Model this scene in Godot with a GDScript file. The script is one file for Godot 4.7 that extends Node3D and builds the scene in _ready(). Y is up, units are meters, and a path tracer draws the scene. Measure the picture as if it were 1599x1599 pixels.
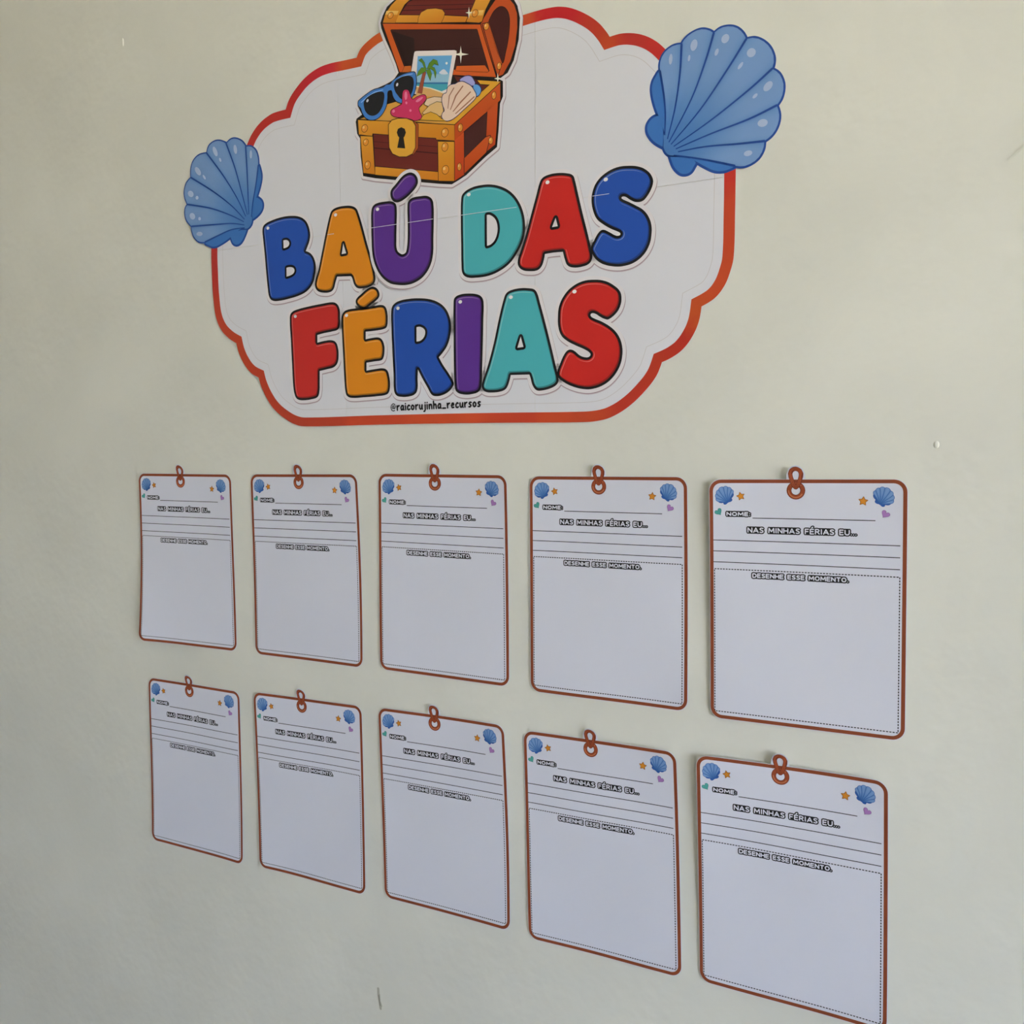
extends Node3D
# A cream classroom wall with a cut-out paper title sign and ten printed worksheets taped below it.
# Units are metres. Print is laid on the paper as thin ink layers, each in its own colour.

# ---------------------------------------------------------------- traced print, in tenths of a millimetre on the sign
const CLOUD := [-3666,339,-3672,-65,-3661,-361,-3623,-622,-3527,-813,-3380,-945,-3247,-1019,-3247,-1019,-3201,-1168,-3096,-1339,-2977,-1454,-2851,-1516,-2851,-1516,-2814,-1626,-2723,-1793,-2585,-1961,-2401,-2092,-2217,-2178,-2033,-2210,-844,-2223,216,-2240,1101,-2260,1922,-2281,2171,-2275,2358,-2232,2569,-2115,2763,-1943,2872,-1806,2930,-1672,2930,-1672,3046,-1626,3166,-1546,3270,-1415,3335,-1271,3363,-1122,3363,-1122,3501,-1051,3601,-938,3663,-799,3700,-645,3714,-197,3720,237,3720,536,3661,833,3464,1127,3139,1291,3139,1291,3092,1431,2982,1572,2884,1674,2761,1761,2624,1819,2483,1847,2358,1843,2358,1843,2317,1909,2226,2024,2095,2137,1922,2245,1773,2301,1635,2321,1467,2325,1276,2322,491,2361,491,2361,-419,2611,-690,2590,-875,2525,-987,2453,-1045,2368,-1045,2368,-1259,2378,-1485,2389,-1684,2370,-1886,2299,-2060,2182,-2168,2075,-2230,1961,-2230,1961,-2382,1961,-2506,1946,-2687,1875,-2837,1758,-2935,1630,-3030,1509,-3030,1509,-3371,1394,-3581,1095]
const BORDER_INK := [[-3659,223,191,50,45],[-3532,-813,202,71,48],[-3232,-969,202,73,42],[-2785,-1699,199,68,43],[-2115,-2158,194,66,45],[-1410,-2197,194,68,45],[-1253,-2202,214,76,45],[216,-2216,219,82,45],[1354,-2246,208,68,42],[1519,-2251,215,80,43],[2079,-2233,208,76,42],[2574,-2062,199,57,39],[2904,-1701,199,59,34],[3187,-1484,191,48,31],[3326,-1228,206,84,36],[3596,-893,208,76,36],[3708,-196,208,73,39],[3720,186,208,53,42],[1091,2328,214,88,42],[1402,2288,214,88,42],[1515,2296,208,31,42],[1815,2258,206,34,42],[2195,1998,202,59,42],[2305,1770,208,76,36],[2599,1783,196,53,45],[2953,1559,208,48,42],[-614,2504,219,99,42],[-1014,2322,208,84,39],[-1279,2309,217,88,42],[-1443,2344,214,42,57],[-1739,2319,208,39,53],[-2183,2043,196,45,42],[-2242,1955,196,50,42],[-2642,1839,202,53,45],[-2941,1639,196,53,45]]
const LETTERS := [
	["blue printed letter B", [37, 84, 180], [[-2697,474,-2652,530,-2520,564,-2355,582,-2194,577,-2046,546,-1947,486,-1893,402,-1870,297,-1884,213,-1921,141,-1952,88,-1952,88,-1872,49,-1814,-26,-1789,-123,-1803,-224,-1845,-339,-1934,-424,-2060,-472,-2257,-502,-2456,-514,-2562,-497,-2612,-445,-2632,-345,-2654,-113,-2674,154,-2691,332]], [[-2328,272,-2328,272,-2263,268,-2225,225,-2245,186,-2290,172,-2327,168,-2327,168],[-2286,-93,-2286,-93,-2219,-91,-2160,-115,-2152,-160,-2199,-194,-2290,-209,-2290,-209]], [-2595,469]],
	["orange printed letter A", [235, 144, 27], [[-1529,505,-1491,553,-1404,577,-1286,577,-1180,560,-1107,520,-1073,458,-1019,302,-943,45,-867,-194,-831,-362,-843,-435,-907,-478,-1022,-491,-1116,-478,-1167,-426,-1197,-340,-1217,-317,-1217,-317,-1356,-306,-1438,-300,-1438,-300,-1466,-362,-1502,-451,-1557,-484,-1667,-482,-1766,-450,-1809,-386,-1794,-293,-1746,-179,-1671,68,-1597,312]], [[-1322,109,-1322,109,-1279,-22,-1279,-22,-1352,-25,-1352,-25]], [-1435,483]],
	["purple printed letter U with acute accent", [96, 52, 148], [[-860,428,-837,498,-775,530,-643,533,-542,520,-483,479,-469,405,-475,245,-484,53,-478,-77,-419,-135,-370,-138,-339,-110,-316,32,-310,271,-310,415,-295,484,-235,518,-109,520,-13,507,53,457,72,376,72,219,61,-16,54,-173,16,-311,-73,-428,-192,-495,-330,-521,-489,-505,-609,-468,-728,-373,-807,-250,-854,-97,-865,101,-864,297],[-560,603,-549,658,-477,719,-376,799,-296,826,-228,818,-171,774,-147,707,-168,647,-254,573,-343,523,-433,496,-502,509,-545,553]], [], [-757,454]],
	["turquoise printed letter D", [79, 185, 192], [[453,396,480,465,587,514,722,526,873,510,1021,456,1139,374,1229,258,1282,132,1303,3,1296,-107,1258,-213,1193,-316,1099,-417,968,-490,817,-531,644,-536,519,-518,457,-467,443,-375,443,-128,444,151]], [[804,170,804,170,848,164,913,112,943,35,942,-45,908,-129,851,-175,800,-185,800,-185]], [563,441]],
	["red printed letter A of the upper word", [212, 40, 34], [[1492,423,1528,479,1608,505,1721,506,1842,483,1910,449,1935,384,1967,250,2024,13,2081,-208,2121,-381,2134,-467,2103,-532,2018,-560,1899,-558,1830,-524,1800,-458,1777,-370,1777,-370,1658,-365,1552,-368,1552,-368,1537,-436,1506,-503,1452,-539,1353,-538,1263,-515,1209,-461,1206,-389,1239,-306,1305,-139,1380,87,1455,311]], [[1694,15,1694,15,1719,-81,1719,-81,1648,-82,1648,-82]], [1598,422]],
	["blue printed letter S", [37, 84, 180], [[2571,446,2698,412,2784,354,2830,288,2841,228,2814,152,2767,86,2719,51,2648,51,2584,83,2528,124,2488,130,2485,112,2568,63,2648,14,2727,-41,2789,-123,2820,-216,2820,-319,2796,-419,2732,-515,2628,-584,2515,-609,2401,-604,2270,-566,2187,-511,2138,-444,2113,-380,2156,-294,2215,-211,2265,-191,2339,-227,2412,-272,2456,-276,2466,-258,2445,-238,2355,-191,2257,-125,2191,-64,2150,25,2130,135,2144,238,2195,336,2295,411,2426,452]], [], [2302,342]],
	["red printed letter F", [209, 47, 43], [[-2258,-755,-2225,-689,-2123,-657,-1902,-634,-1705,-622,-1530,-618,-1455,-646,-1413,-717,-1409,-814,-1416,-917,-1446,-974,-1543,-993,-1679,-1004,-1793,-1019,-1793,-1019,-1796,-1119,-1796,-1119,-1682,-1106,-1566,-1104,-1490,-1135,-1454,-1213,-1448,-1318,-1470,-1406,-1529,-1455,-1636,-1474,-1769,-1491,-1769,-1491,-1775,-1646,-1782,-1752,-1814,-1827,-1905,-1853,-2065,-1862,-2166,-1842,-2208,-1786,-2231,-1668,-2241,-1389,-2250,-1079]], [], [-2156,-746]],
	["orange printed letter E with acute accent", [235, 144, 27], [[-1385,-845,-1364,-780,-1306,-741,-1137,-731,-1025,-733,-860,-727,-734,-728,-681,-761,-656,-836,-653,-922,-665,-994,-697,-1023,-815,-1037,-1001,-1039,-1001,-1039,-1004,-1134,-1004,-1134,-890,-1125,-799,-1128,-746,-1161,-715,-1236,-714,-1308,-730,-1380,-762,-1414,-862,-1422,-1000,-1431,-1000,-1431,-1003,-1531,-1003,-1531,-865,-1520,-737,-1518,-675,-1550,-647,-1632,-638,-1720,-652,-1806,-692,-1848,-838,-1863,-1059,-1868,-1246,-1867,-1321,-1841,-1348,-1788,-1362,-1637,-1372,-1338,-1382,-1069],[-1148,-660,-1133,-610,-1057,-559,-945,-497,-872,-486,-809,-515,-774,-572,-779,-622,-822,-661,-915,-711,-998,-750,-1054,-745,-1108,-715]], [], [-1298,-808]],
	["blue printed letter R", [37, 84, 180], [[-596,-812,-564,-743,-475,-702,-326,-690,-170,-698,-18,-724,116,-779,206,-856,262,-959,281,-1071,265,-1195,221,-1303,161,-1376,98,-1434,98,-1434,150,-1522,247,-1654,303,-1747,302,-1782,243,-1849,142,-1894,40,-1903,-19,-1879,-76,-1791,-159,-1659,-212,-1563,-212,-1563,-220,-1670,-223,-1798,-259,-1861,-356,-1889,-479,-1887,-549,-1862,-580,-1795,-582,-1607,-592,-1317,-599,-1028]], [[-217,-1047,-217,-1047,-162,-1046,-102,-1082,-90,-1125,-113,-1180,-166,-1216,-221,-1221,-221,-1221]], [-489,-790]],
	["purple printed letter I", [96, 52, 148], [[323,-796,342,-739,421,-710,534,-710,645,-729,713,-767,739,-835,733,-1023,720,-1313,706,-1604,694,-1794,658,-1873,554,-1902,432,-1899,345,-1865,320,-1805,312,-1581,316,-1135]], [], [420,-798]],
	["turquoise printed letter A", [79, 185, 192], [[1013,-818,1047,-757,1113,-728,1228,-718,1340,-730,1412,-751,1451,-804,1481,-905,1542,-1120,1617,-1406,1676,-1648,1706,-1776,1690,-1838,1611,-1883,1484,-1905,1420,-1895,1373,-1836,1350,-1757,1334,-1713,1334,-1713,1213,-1709,1090,-1706,1090,-1706,1072,-1770,1030,-1855,962,-1888,828,-1896,735,-1877,697,-1823,712,-1751,783,-1580,872,-1310,943,-1041]], [[1231,-1272,1231,-1272,1266,-1393,1266,-1393,1185,-1397,1185,-1397]], [1109,-810]],
	["red printed letter S", [212, 40, 34], [[2158,-719,2291,-749,2393,-810,2457,-876,2474,-945,2463,-1024,2419,-1100,2324,-1166,2273,-1158,2221,-1130,2162,-1091,2118,-1085,2107,-1107,2140,-1137,2243,-1186,2360,-1264,2439,-1357,2478,-1468,2477,-1589,2444,-1695,2370,-1799,2267,-1875,2132,-1916,2012,-1914,1875,-1876,1768,-1821,1698,-1762,1691,-1705,1723,-1623,1779,-1515,1833,-1466,1895,-1475,1978,-1540,2053,-1564,2094,-1553,2099,-1523,2031,-1474,1926,-1424,1819,-1365,1746,-1297,1710,-1197,1707,-1079,1723,-969,1779,-864,1872,-777,2009,-722]], [], [1917,-826]],
]
const SHELL_A := {
	"lines": [[2922,1362,2962,1121,2979,918,2972,697],[3157,1585,3139,1294,3085,953,3002,653],[3495,1616,3408,1356,3259,1007,3019,616],[3825,1484,3631,1222,3350,880,3043,590],[4081,1139,3849,980,3463,755,3072,563],[4127,776,3850,694,3463,620,3095,533],[4006,451,3741,470,3407,501,3119,499],[3708,258,3497,337,3269,413,3072,471]],
	"arcs": [[2922,1362,2922,1439,2952,1515,3005,1564,3076,1589,3157,1585],[3157,1585,3180,1618,3238,1659,3318,1684,3386,1682,3453,1652,3495,1616],[3495,1616,3564,1651,3653,1648,3729,1615,3789,1553,3825,1484],[3825,1484,3913,1475,3998,1421,4062,1344,4096,1254,4096,1186,4081,1139],[4081,1139,4147,1081,4186,995,4191,916,4171,837,4127,776],[4127,776,4150,695,4146,617,4117,544,4070,489,4006,451],[4006,451,3996,376,3953,303,3883,257,3796,239,3708,258]],
	"flaps": [[2922,1362,2868,1318,2832,1247,2828,1159,2855,1031,2896,912,2955,745,2972,697,2982,918,2962,1121],[3708,258,3642,226,3575,221,3497,239,3406,292,3315,356,3223,415,3072,471,3269,415,3497,339]],
	"ears": [[2920,902,2848,907,2788,859,2770,795,2793,718,2859,634,2954,567,2954,567,2961,733],[3019,472,3019,472,3060,359,3118,283,3176,254,3246,263,3290,316,3309,368,3223,426]],
	"hinge": [2973,730,2954,622,2960,554,3007,485,3072,463,3154,444,3223,476,3119,593,3037,697],
	"spots": [[3322,1528,3301,1495,3272,1490,3254,1518,3255,1560,3277,1594,3305,1598,3324,1571],[3646,1510,3619,1492,3589,1499,3574,1528,3582,1560,3609,1578,3639,1571,3654,1543],[3907,1306,3876,1295,3845,1309,3831,1341,3844,1372,3875,1383,3907,1368,3920,1336],[4068,951,4034,933,4004,941,3997,971,4016,1005,4050,1023,4079,1014,4087,985],[4039,634,4031,607,3999,593,3962,601,3940,626,3948,654,3980,668,4018,660],[3887,363,3880,343,3852,332,3820,337,3803,355,3810,375,3838,386,3870,381],[3250,1421,3242,1400,3231,1395,3224,1407,3224,1430,3232,1451,3243,1456,3250,1444],[3542,1412,3528,1392,3512,1389,3504,1405,3509,1431,3523,1451,3539,1454,3547,1438],[3781,1224,3759,1207,3743,1206,3741,1223,3755,1247,3776,1264,3793,1265,3794,1248],[3925,896,3906,887,3891,891,3890,905,3903,922,3922,931,3937,927,3938,912],[3059,1452,3050,1416,3035,1404,3023,1424,3021,1463,3031,1499,3045,1511,3057,1491]],
}
const SHELL_B := {
	"lines": [[-2736,1322,-2789,1074,-2852,859,-2891,662],[-2955,1607,-2943,1266,-2938,928,-2935,702],[-3314,1710,-3165,1358,-3041,966,-2962,700],[-3690,1645,-3390,1292,-3151,960,-2994,682],[-4013,1361,-3593,1106,-3250,860,-3020,646],[-4099,1000,-3652,883,-3287,740,-3033,614],[-4035,684,-3581,648,-3261,620,-3027,570],[-3780,433,-3507,493,-3264,537,-3020,531]],
	"arcs": [[-2736,1322,-2741,1423,-2778,1524,-2860,1591,-2955,1607],[-2955,1607,-3026,1690,-3133,1744,-3227,1751,-3314,1710],[-3314,1710,-3354,1736,-3449,1772,-3545,1776,-3645,1736,-3690,1645],[-3690,1645,-3846,1643,-3958,1581,-4007,1484,-4013,1361],[-4013,1361,-4106,1301,-4153,1202,-4149,1107,-4099,1000],[-4099,1000,-4145,959,-4160,885,-4131,786,-4035,684],[-4035,684,-4030,620,-3992,532,-3903,456,-3780,433]],
	"flaps": [[-2736,1322,-2698,1249,-2687,1158,-2714,1051,-2772,926,-2822,844,-2891,662,-2852,859,-2789,1074],[-3780,433,-3692,366,-3595,342,-3481,363,-3317,421,-3107,516,-3020,531,-3264,537,-3507,493]],
	"ears": [[-2804,903,-2721,874,-2678,811,-2689,735,-2760,667,-2877,615,-2877,615,-2879,751],[-2975,504,-2975,504,-3017,430,-3083,348,-3163,314,-3241,339,-3283,407,-3292,454,-3139,514]],
	"hinge": [-2889,696,-2877,615,-2903,551,-2975,510,-3044,525,-3136,571,-3038,660,-2958,728],
	"spots": [[-3491,1644,-3480,1594,-3497,1571,-3532,1589,-3564,1638,-3574,1688,-3557,1711,-3523,1692],[-3116,1602,-3118,1558,-3137,1541,-3162,1561,-3178,1606,-3175,1650,-3156,1667,-3131,1647],[-3833,1437,-3814,1390,-3831,1365,-3872,1377,-3914,1418,-3932,1465,-3916,1490,-3875,1478],[-3982,1148,-3974,1113,-3998,1091,-4041,1096,-4077,1125,-4085,1160,-4061,1182,-4018,1177],[-3961,829,-3961,794,-3991,776,-4033,786,-4062,817,-4062,852,-4032,870,-3990,860],[-3822,552,-3841,533,-3883,530,-3925,544,-3942,567,-3923,585,-3880,588,-3839,574],[-3418,1513,-3415,1492,-3424,1482,-3441,1490,-3455,1510,-3458,1530,-3449,1540,-3432,1533],[-3737,1331,-3726,1306,-3731,1293,-3750,1300,-3771,1323,-3783,1348,-3777,1361,-3758,1354],[-3878,1061,-3888,1045,-3909,1040,-3929,1051,-3937,1070,-3927,1087,-3906,1091,-3886,1081],[-3845,765,-3854,750,-3873,745,-3891,755,-3898,772,-3890,788,-3871,792,-3852,782],[-2842,1484,-2850,1446,-2866,1433,-2881,1451,-2886,1492,-2878,1530,-2862,1543,-2847,1525]],
}
const CHEST := [
	["outline", 0, [28, 21, 19], [-404,2930,-467,2909,-559,2863,-621,2778,-658,2700,-647,2633,-587,2483,-510,2322,-442,2164,-404,2049,-483,1975,-611,1944,-851,1910,-1018,1836,-1039,1778,-1003,1712,-971,1655,-1061,1620,-1075,1586,-1057,1439,-1013,1375,-1009,1152,-978,906,-788,850,136,640,326,603,424,637,525,677,799,849,945,928,969,1117,993,1407,1032,1480,1035,1647,978,1683,1101,1735,1180,1854,1246,2066,1266,2299,1236,2438,1176,2546,1044,2608,807,2651,65,2816], 0, 0],
	["lid", 2, [206, 84, 34], [757,2346,803,2409,892,2509,965,2578,1044,2585,1137,2542,1201,2460,1235,2359,1237,2200,1206,2008,1141,1849,1045,1723,969,1712], 0, 6],
	["lid", 4, [73, 29, 27], [873,2332,907,2412,963,2465,1034,2477,1096,2433,1131,2345,1132,2225,1114,2096,1081,1970,1032,1860], 1, 6],
	["lid", 4, [203, 87, 36], [782,2347,866,2341,1032,1853,974,1721], 0, 6],
	["lid", 4, [114, 41, 34], [-429,2646,-365,2730,-247,2843,-177,2851,702,2639,627,2519,576,2416], 0, 6],
	["lid", 4, [219, 96, 36], [-631,2683,753,2347,953,1712,-391,2053], 0, 6],
	["lid_interior", 5.5, [68, 32, 27], [-507,2576,707,2299,859,1800,-318,2109], 0, 6],
	["lid_interior", 6.5, [43, 23, 20], [-486,2557,-170,2402,-165,2232,-216,2094,-306,2109], 0, 0],
	["lid_interior", 6.5, [219, 99, 36], [426,1949,809,1874,856,1803,848,1791,408,1898], 0, 3],
	["lid_interior", 6.5, [212, 105, 39], [-315,2105,-222,2091,-218,2017,-356,2043], 0, 3],
	["strap", 5.5, [231, 160, 53], [-627,2693,-588,2784,-495,2869,-413,2915,-211,2871,-300,2828,-373,2740,-444,2647], 0, 6],
	["strap", 5.5, [236, 164, 57], [-438,2649,-392,2726,-77,2650,263,2566,610,2469,564,2419,228,2494], 0, 6],
	["strap", 6.5, [236, 168, 59], [-110,2568,-100,2625,-59,2678,28,2695,147,2674,239,2638,272,2591,254,2540,219,2493], 0, 4],
	["strap", 6.5, [236, 168, 59], [564,2421,627,2519,702,2643,902,2600,828,2498,778,2375,738,2371], 0, 6],
	["strap", 7.2, [255, 219, 128], [-565,2819,-387,2775,-409,2734,-588,2781], 0, 0],
	["strap", 7.2, [255, 219, 128], [633,2525,808,2496,790,2439,600,2485], 0, 0],
	["interior", 2, [103, 42, 31], [382,1848,726,1724,861,1653,723,1559,543,1581], 0, 6],
	["sand", 2.8, [236, 171, 73], [-1010,1610,-859,1626,-599,1707,-346,1715,-64,1744,211,1703,292,1547,287,1339,379,1280,-141,1412,-568,1501], 0, 0],
	["sand", 12.4, [236, 208, 174], [-41,1598,4,1653,107,1656,226,1623,225,1574,105,1584,19,1565], 0, 4],
	["sand", 13, [236, 194, 128], [-69,1497,36,1569,140,1591,225,1567,230,1419,136,1416,50,1432], 0, 4],
	["sand", 13.6, [231, 171, 53], [-124,1430,-35,1477,52,1488,137,1444,204,1382,271,1345], 0, 4],
	["rim", 3, [240, 174, 53], [701,1729,1013,1649,387,1276,279,1337,869,1644,741,1678], 0, 6],
	["body_front", 6.8, [116, 42, 34], [-806,1399,131,1171,147,1126,147,765,-790,982], 0, 6],
	["body_side", 6.8, [73, 34, 32], [522,1212,829,1358,808,1071,516,873], 0, 6],
	["strap", 8, [236, 164, 50], [-1039,1601,-568,1495,379,1277,380,1096,122,1155,122,1172,-146,1234,-819,1396,-826,1368,-1031,1422], 0, 6],
	["strap", 8, [236, 164, 53], [-1007,1400,-821,1358,-797,892,-973,938], 0, 6],
	["strap", 8, [236, 162, 50], [-790,985,142,770,140,670,-793,887], 0, 6],
	["strap", 9, [236, 164, 48], [147,1126,375,1083,365,628,145,665], 0, 6],
	["strap", 8, [217, 94, 39], [384,1276,1009,1633,1006,1441,510,1179,383,1101], 0, 6],
	["strap", 8, [217, 84, 36], [380,1101,510,1175,505,680,365,628], 0, 6],
	["strap", 8, [214, 88, 39], [836,1379,974,1427,948,1107,929,954,808,893,814,1076], 0, 6],
	["strap", 9, [219, 94, 39], [512,870,803,1058,867,1067,808,886,509,693], 0, 6],
	["lock_plate", 17.1, [174, 82, 36], [-220,1448,-128,1374,-138,1097,-212,1029,-326,1123,-319,1394], 0, 4],
	["lock_plate", 18.1, [240, 176, 61], [-566,1454,-514,1495,-423,1500,-299,1477,-211,1432,-172,1367,-180,1112,-221,1047,-310,1026,-417,1044,-515,1097,-562,1178], 0, 6],
	["keyhole", 19.1, [28, 21, 19], [-446,1338,-427,1378,-376,1388,-327,1360,-310,1314,-329,1274,-345,1258,-326,1125,-443,1154,-411,1270,-429,1292], 0, 0],
	["beach_photo", 8.3, [248, 236, 231], [-174,2223,-162,2244,-136,2244,399,2137,428,2122,429,2097,337,1755,263,1652,-195,1751,-226,1992], 0, 4],
	["beach_photo", 9.3, [107, 176, 228], [-121,2181,366,2083,302,1785,-149,1878], 0, 0],
	["beach_photo", 9.8, [156, 202, 225], [-139,1974,326,1876,304,1784,-149,1878], 0, 0],
	["beach_photo", 9.8, [76, 174, 191], [-149,1878,304,1784,291,1713,192,1696,-49,1793,-155,1830], 0, 0],
	["beach_photo", 10.5, [59, 122, 174], [-149,1878,304,1786,302,1766,-151,1859], 0, 0],
	["beach_photo", 10.5, [248, 242, 219], [-155,1840,-49,1808,57,1774,192,1709,282,1670,250,1662,-156,1796], 0, 0],
	["beach_photo", 11.1, [231, 179, 111], [-155,1826,-49,1798,56,1760,192,1692,250,1662,209,1636,-153,1720], 0, 0],
	["beach_photo", 11.7, [162, 82, 59], [-45,1984,-5,1968,-38,1862,-69,1729,-129,1753,-89,1865], 0, 2],
	["beach_photo", 12.3, [98, 142, 45], [-3,2005,-24,2085,-64,2140,-106,2129,-56,2088,-21,2009], 0, 2],
	["beach_photo", 12.3, [98, 142, 45], [11,2002,45,2062,100,2095,155,2068,173,2009,117,2039,52,1997], 0, 2],
	["beach_photo", 12.3, [98, 142, 45], [2,2015,-67,2034,-114,1999,-136,1947,-78,1961,-8,1980], 0, 2],
	["beach_photo", 12.3, [98, 142, 45], [-1,1990,23,1925,54,1857,76,1929,52,1993], 0, 2],
	["beach_photo", 12.3, [98, 142, 45], [48,2002,107,1959,127,1869,142,1930,116,1995,62,2021], 0, 2],
	["beach_photo", 11.7, [231, 236, 248], [183,1914,215,1942,251,1947,287,1912,304,1882], 1, 0],
	["beach_photo", 11.7, [249, 255, 255], [273,2013,289,2024,305,2006,288,1993], 1, 0],
	["sunglasses", 12.6, [68, 131, 212], [-1024,1823,-1003,1838,-897,1884,-777,1918,-639,1917,-590,1938,-532,1934,-493,1964,-405,1999,-291,2013,-188,2007,-160,1986,-148,1885,-170,1784,-213,1717,-290,1671,-375,1680,-451,1722,-493,1787,-510,1852,-544,1863,-573,1850,-580,1774,-602,1686,-657,1611,-737,1564,-836,1563,-915,1605,-963,1669,-991,1738,-1025,1776], 1, 7],
	["sunglasses", 13.8, [29, 29, 33], [-929,1804,-868,1847,-758,1871,-660,1863,-632,1838,-639,1755,-675,1677,-746,1620,-835,1622,-903,1674,-931,1742], 1, 5],
	["sunglasses", 13.8, [29, 29, 33], [-465,1935,-406,1969,-311,1980,-226,1958,-194,1917,-196,1835,-231,1758,-289,1716,-355,1722,-420,1788,-462,1858], 1, 5],
	["sunglasses", 14.6, [231, 231, 242], [-901,1802,-878,1825,-864,1807,-884,1787], 1, 0],
	["sunglasses", 14.6, [231, 231, 242], [-446,1905,-424,1928,-410,1909,-429,1888], 1, 0],
	["starfish", 15.8, [218, 56, 102], [-339,1810,-305,1822,-263,1803,-241,1752,-209,1689,-139,1702,-55,1711,-14,1688,-15,1647,-67,1604,-114,1568,-101,1505,-79,1456,-117,1432,-183,1433,-248,1465,-351,1499,-446,1525,-513,1561,-531,1603,-502,1628,-424,1644,-361,1670,-355,1729], 1, 5],
	["starfish", 16.4, [242, 130, 167], [-316,1790,-287,1792,-284,1715,-313,1706], 1, 0],
	["starfish", 16.4, [242, 130, 167], [-158,1660,-74,1689,-51,1677,-131,1640], 1, 0],
	["starfish", 16.4, [242, 130, 167], [-507,1609,-482,1620,-469,1594,-498,1585], 1, 0],
	["starfish", 16.4, [242, 130, 167], [-255,1569,-236,1577,-222,1555,-244,1548], 1, 0],
	["starfish", 16.4, [242, 130, 167], [-309,1675,-290,1678,-281,1654,-302,1650], 1, 0],
	["seashell", 12.5, [174, 174, 231], [471,1772,516,1799,573,1802,621,1785,655,1741,671,1687,619,1683,550,1726], 1, 7],
	["seashell", 12.5, [105, 174, 242], [654,1676,697,1678,740,1644,752,1597,721,1553,686,1552,661,1616], 1, 7],
	["seashell", 13.9, [244, 214, 191], [282,1670,301,1726,346,1746,408,1744,444,1755,506,1750,567,1715,619,1676,661,1616,686,1552,650,1508,526,1437,401,1365,311,1341,248,1357,212,1401,222,1444,250,1468,225,1540,217,1609,236,1657], 1, 6],
	["seashell", 14.7, [174, 116, 88], [381,1709,394,1703,327,1624,301,1481,292,1482,313,1627], 0, 0],
	["seashell", 14.7, [174, 116, 88], [505,1706,519,1697,419,1602,336,1459,326,1462,401,1611], 0, 0],
	["seashell", 14.7, [174, 116, 88], [609,1619,622,1608,485,1515,372,1430,361,1435,471,1529], 0, 0],
	["seashell", 14.7, [174, 116, 88], [660,1554,670,1542,534,1465,405,1398,394,1405,523,1478], 0, 0],
	["body_front", 7.2, [63, 20, 17], [-800,1222,144,995,143,982,-801,1209], 0, 0],
	["lid_interior", 6.9, [63, 20, 17], [-164,2271,784,2073,787,2062,-165,2260], 0, 0],
	["lid", 4.6, [63, 20, 17], [-323,2771,641,2557,637,2547,-330,2762], 0, 0],
	["lid", 4.6, [63, 20, 17], [-283,2815,669,2601,664,2594,-290,2809], 0, 0],
	["body_front", 7.2, [63, 20, 17], [-798,1295,145,1067,145,1061,-798,1289], 0, 0],
	["sunglasses", 13.2, [142, 191, 249], [-989,1808,-887,1858,-767,1893,-640,1894,-638,1884,-763,1880,-878,1845,-979,1798], 0, 0],
	["sunglasses", 13.2, [142, 191, 249], [-464,1954,-396,1986,-291,1998,-197,1994,-196,1984,-287,1987,-387,1974,-455,1945], 0, 0],
	["sparkle", 19, [255, 255, 236], [492,2163,504,2077,600,2041,503,2048,488,1959,477,2053,398,2083,477,2083], 0, 0],
	["sparkle", 19, [255, 255, 236], [983,1749,991,1694,1029,1675,991,1672,981,1642,972,1676,934,1695,972,1698], 0, 0],
	["sparkle", 19, [255, 255, 236], [612,2577,620,2516,659,2498,620,2499,609,2442,600,2504,561,2522,601,2520], 0, 0],
]
const RIVETS := [[-507,2751,39,34,7.8],[688,2488,40,38,7.8],[836,2305,32,37,6.5],[997,1827,25,38,6.5],[-939,1479,45,44,9],[247,1213,46,49,9],[-925,1307,38,38,9],[-905,1023,41,47,9],[244,1045,42,48,10],[245,778,46,49,10],[463,1230,31,44,9],[924,1511,26,41,9],[874,1008,26,38,10],[441,781,26,42,9]]
# handle text from [-639, -2056] to [688, -2079]

# ten worksheets: x, y (from the reference height), turn, how far each corner stands off the wall in centimetres (top left, top right, bottom right, bottom left)
const SHEETS := [
	[-0.8768,0.0099,-0.0128,0.3941,0.3353,0.0,1.2701],
	[-0.6509,0.0085,-0.0041,0.0,0.5557,0.1861,0.0],
	[-0.4325,0.0074,-0.014,0.0,0.6184,0.0,0.0],
	[-0.2139,0.004,-0.0073,0.0,0.6134,0.0914,0.0642],
	[0.0011,0.0006,-0.0012,0.75,0.75,0.0877,0.1919],
	[-0.8752,-0.3021,-0.0054,0.0,0.0961,0.4092,0.4497],
	[-0.655,-0.2983,0.0097,0.2121,0.0761,0.5343,0.2708],
	[-0.4371,-0.2943,0.0134,0.0008,0.6219,0.4876,0.0],
	[-0.2237,-0.2962,0.0156,0.0,0.75,0.2408,0.0],
	[-0.0124,-0.2934,0.0048,0.75,0.75,0.5646,0.0]
]
const SHEET_W := 190.0
const SHEET_H := 253.0
const REF_Y := 1.40           # height of the reference line above the floor
const SIGN_AT := Vector3(-0.44, 1.82, 0.0)

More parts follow.
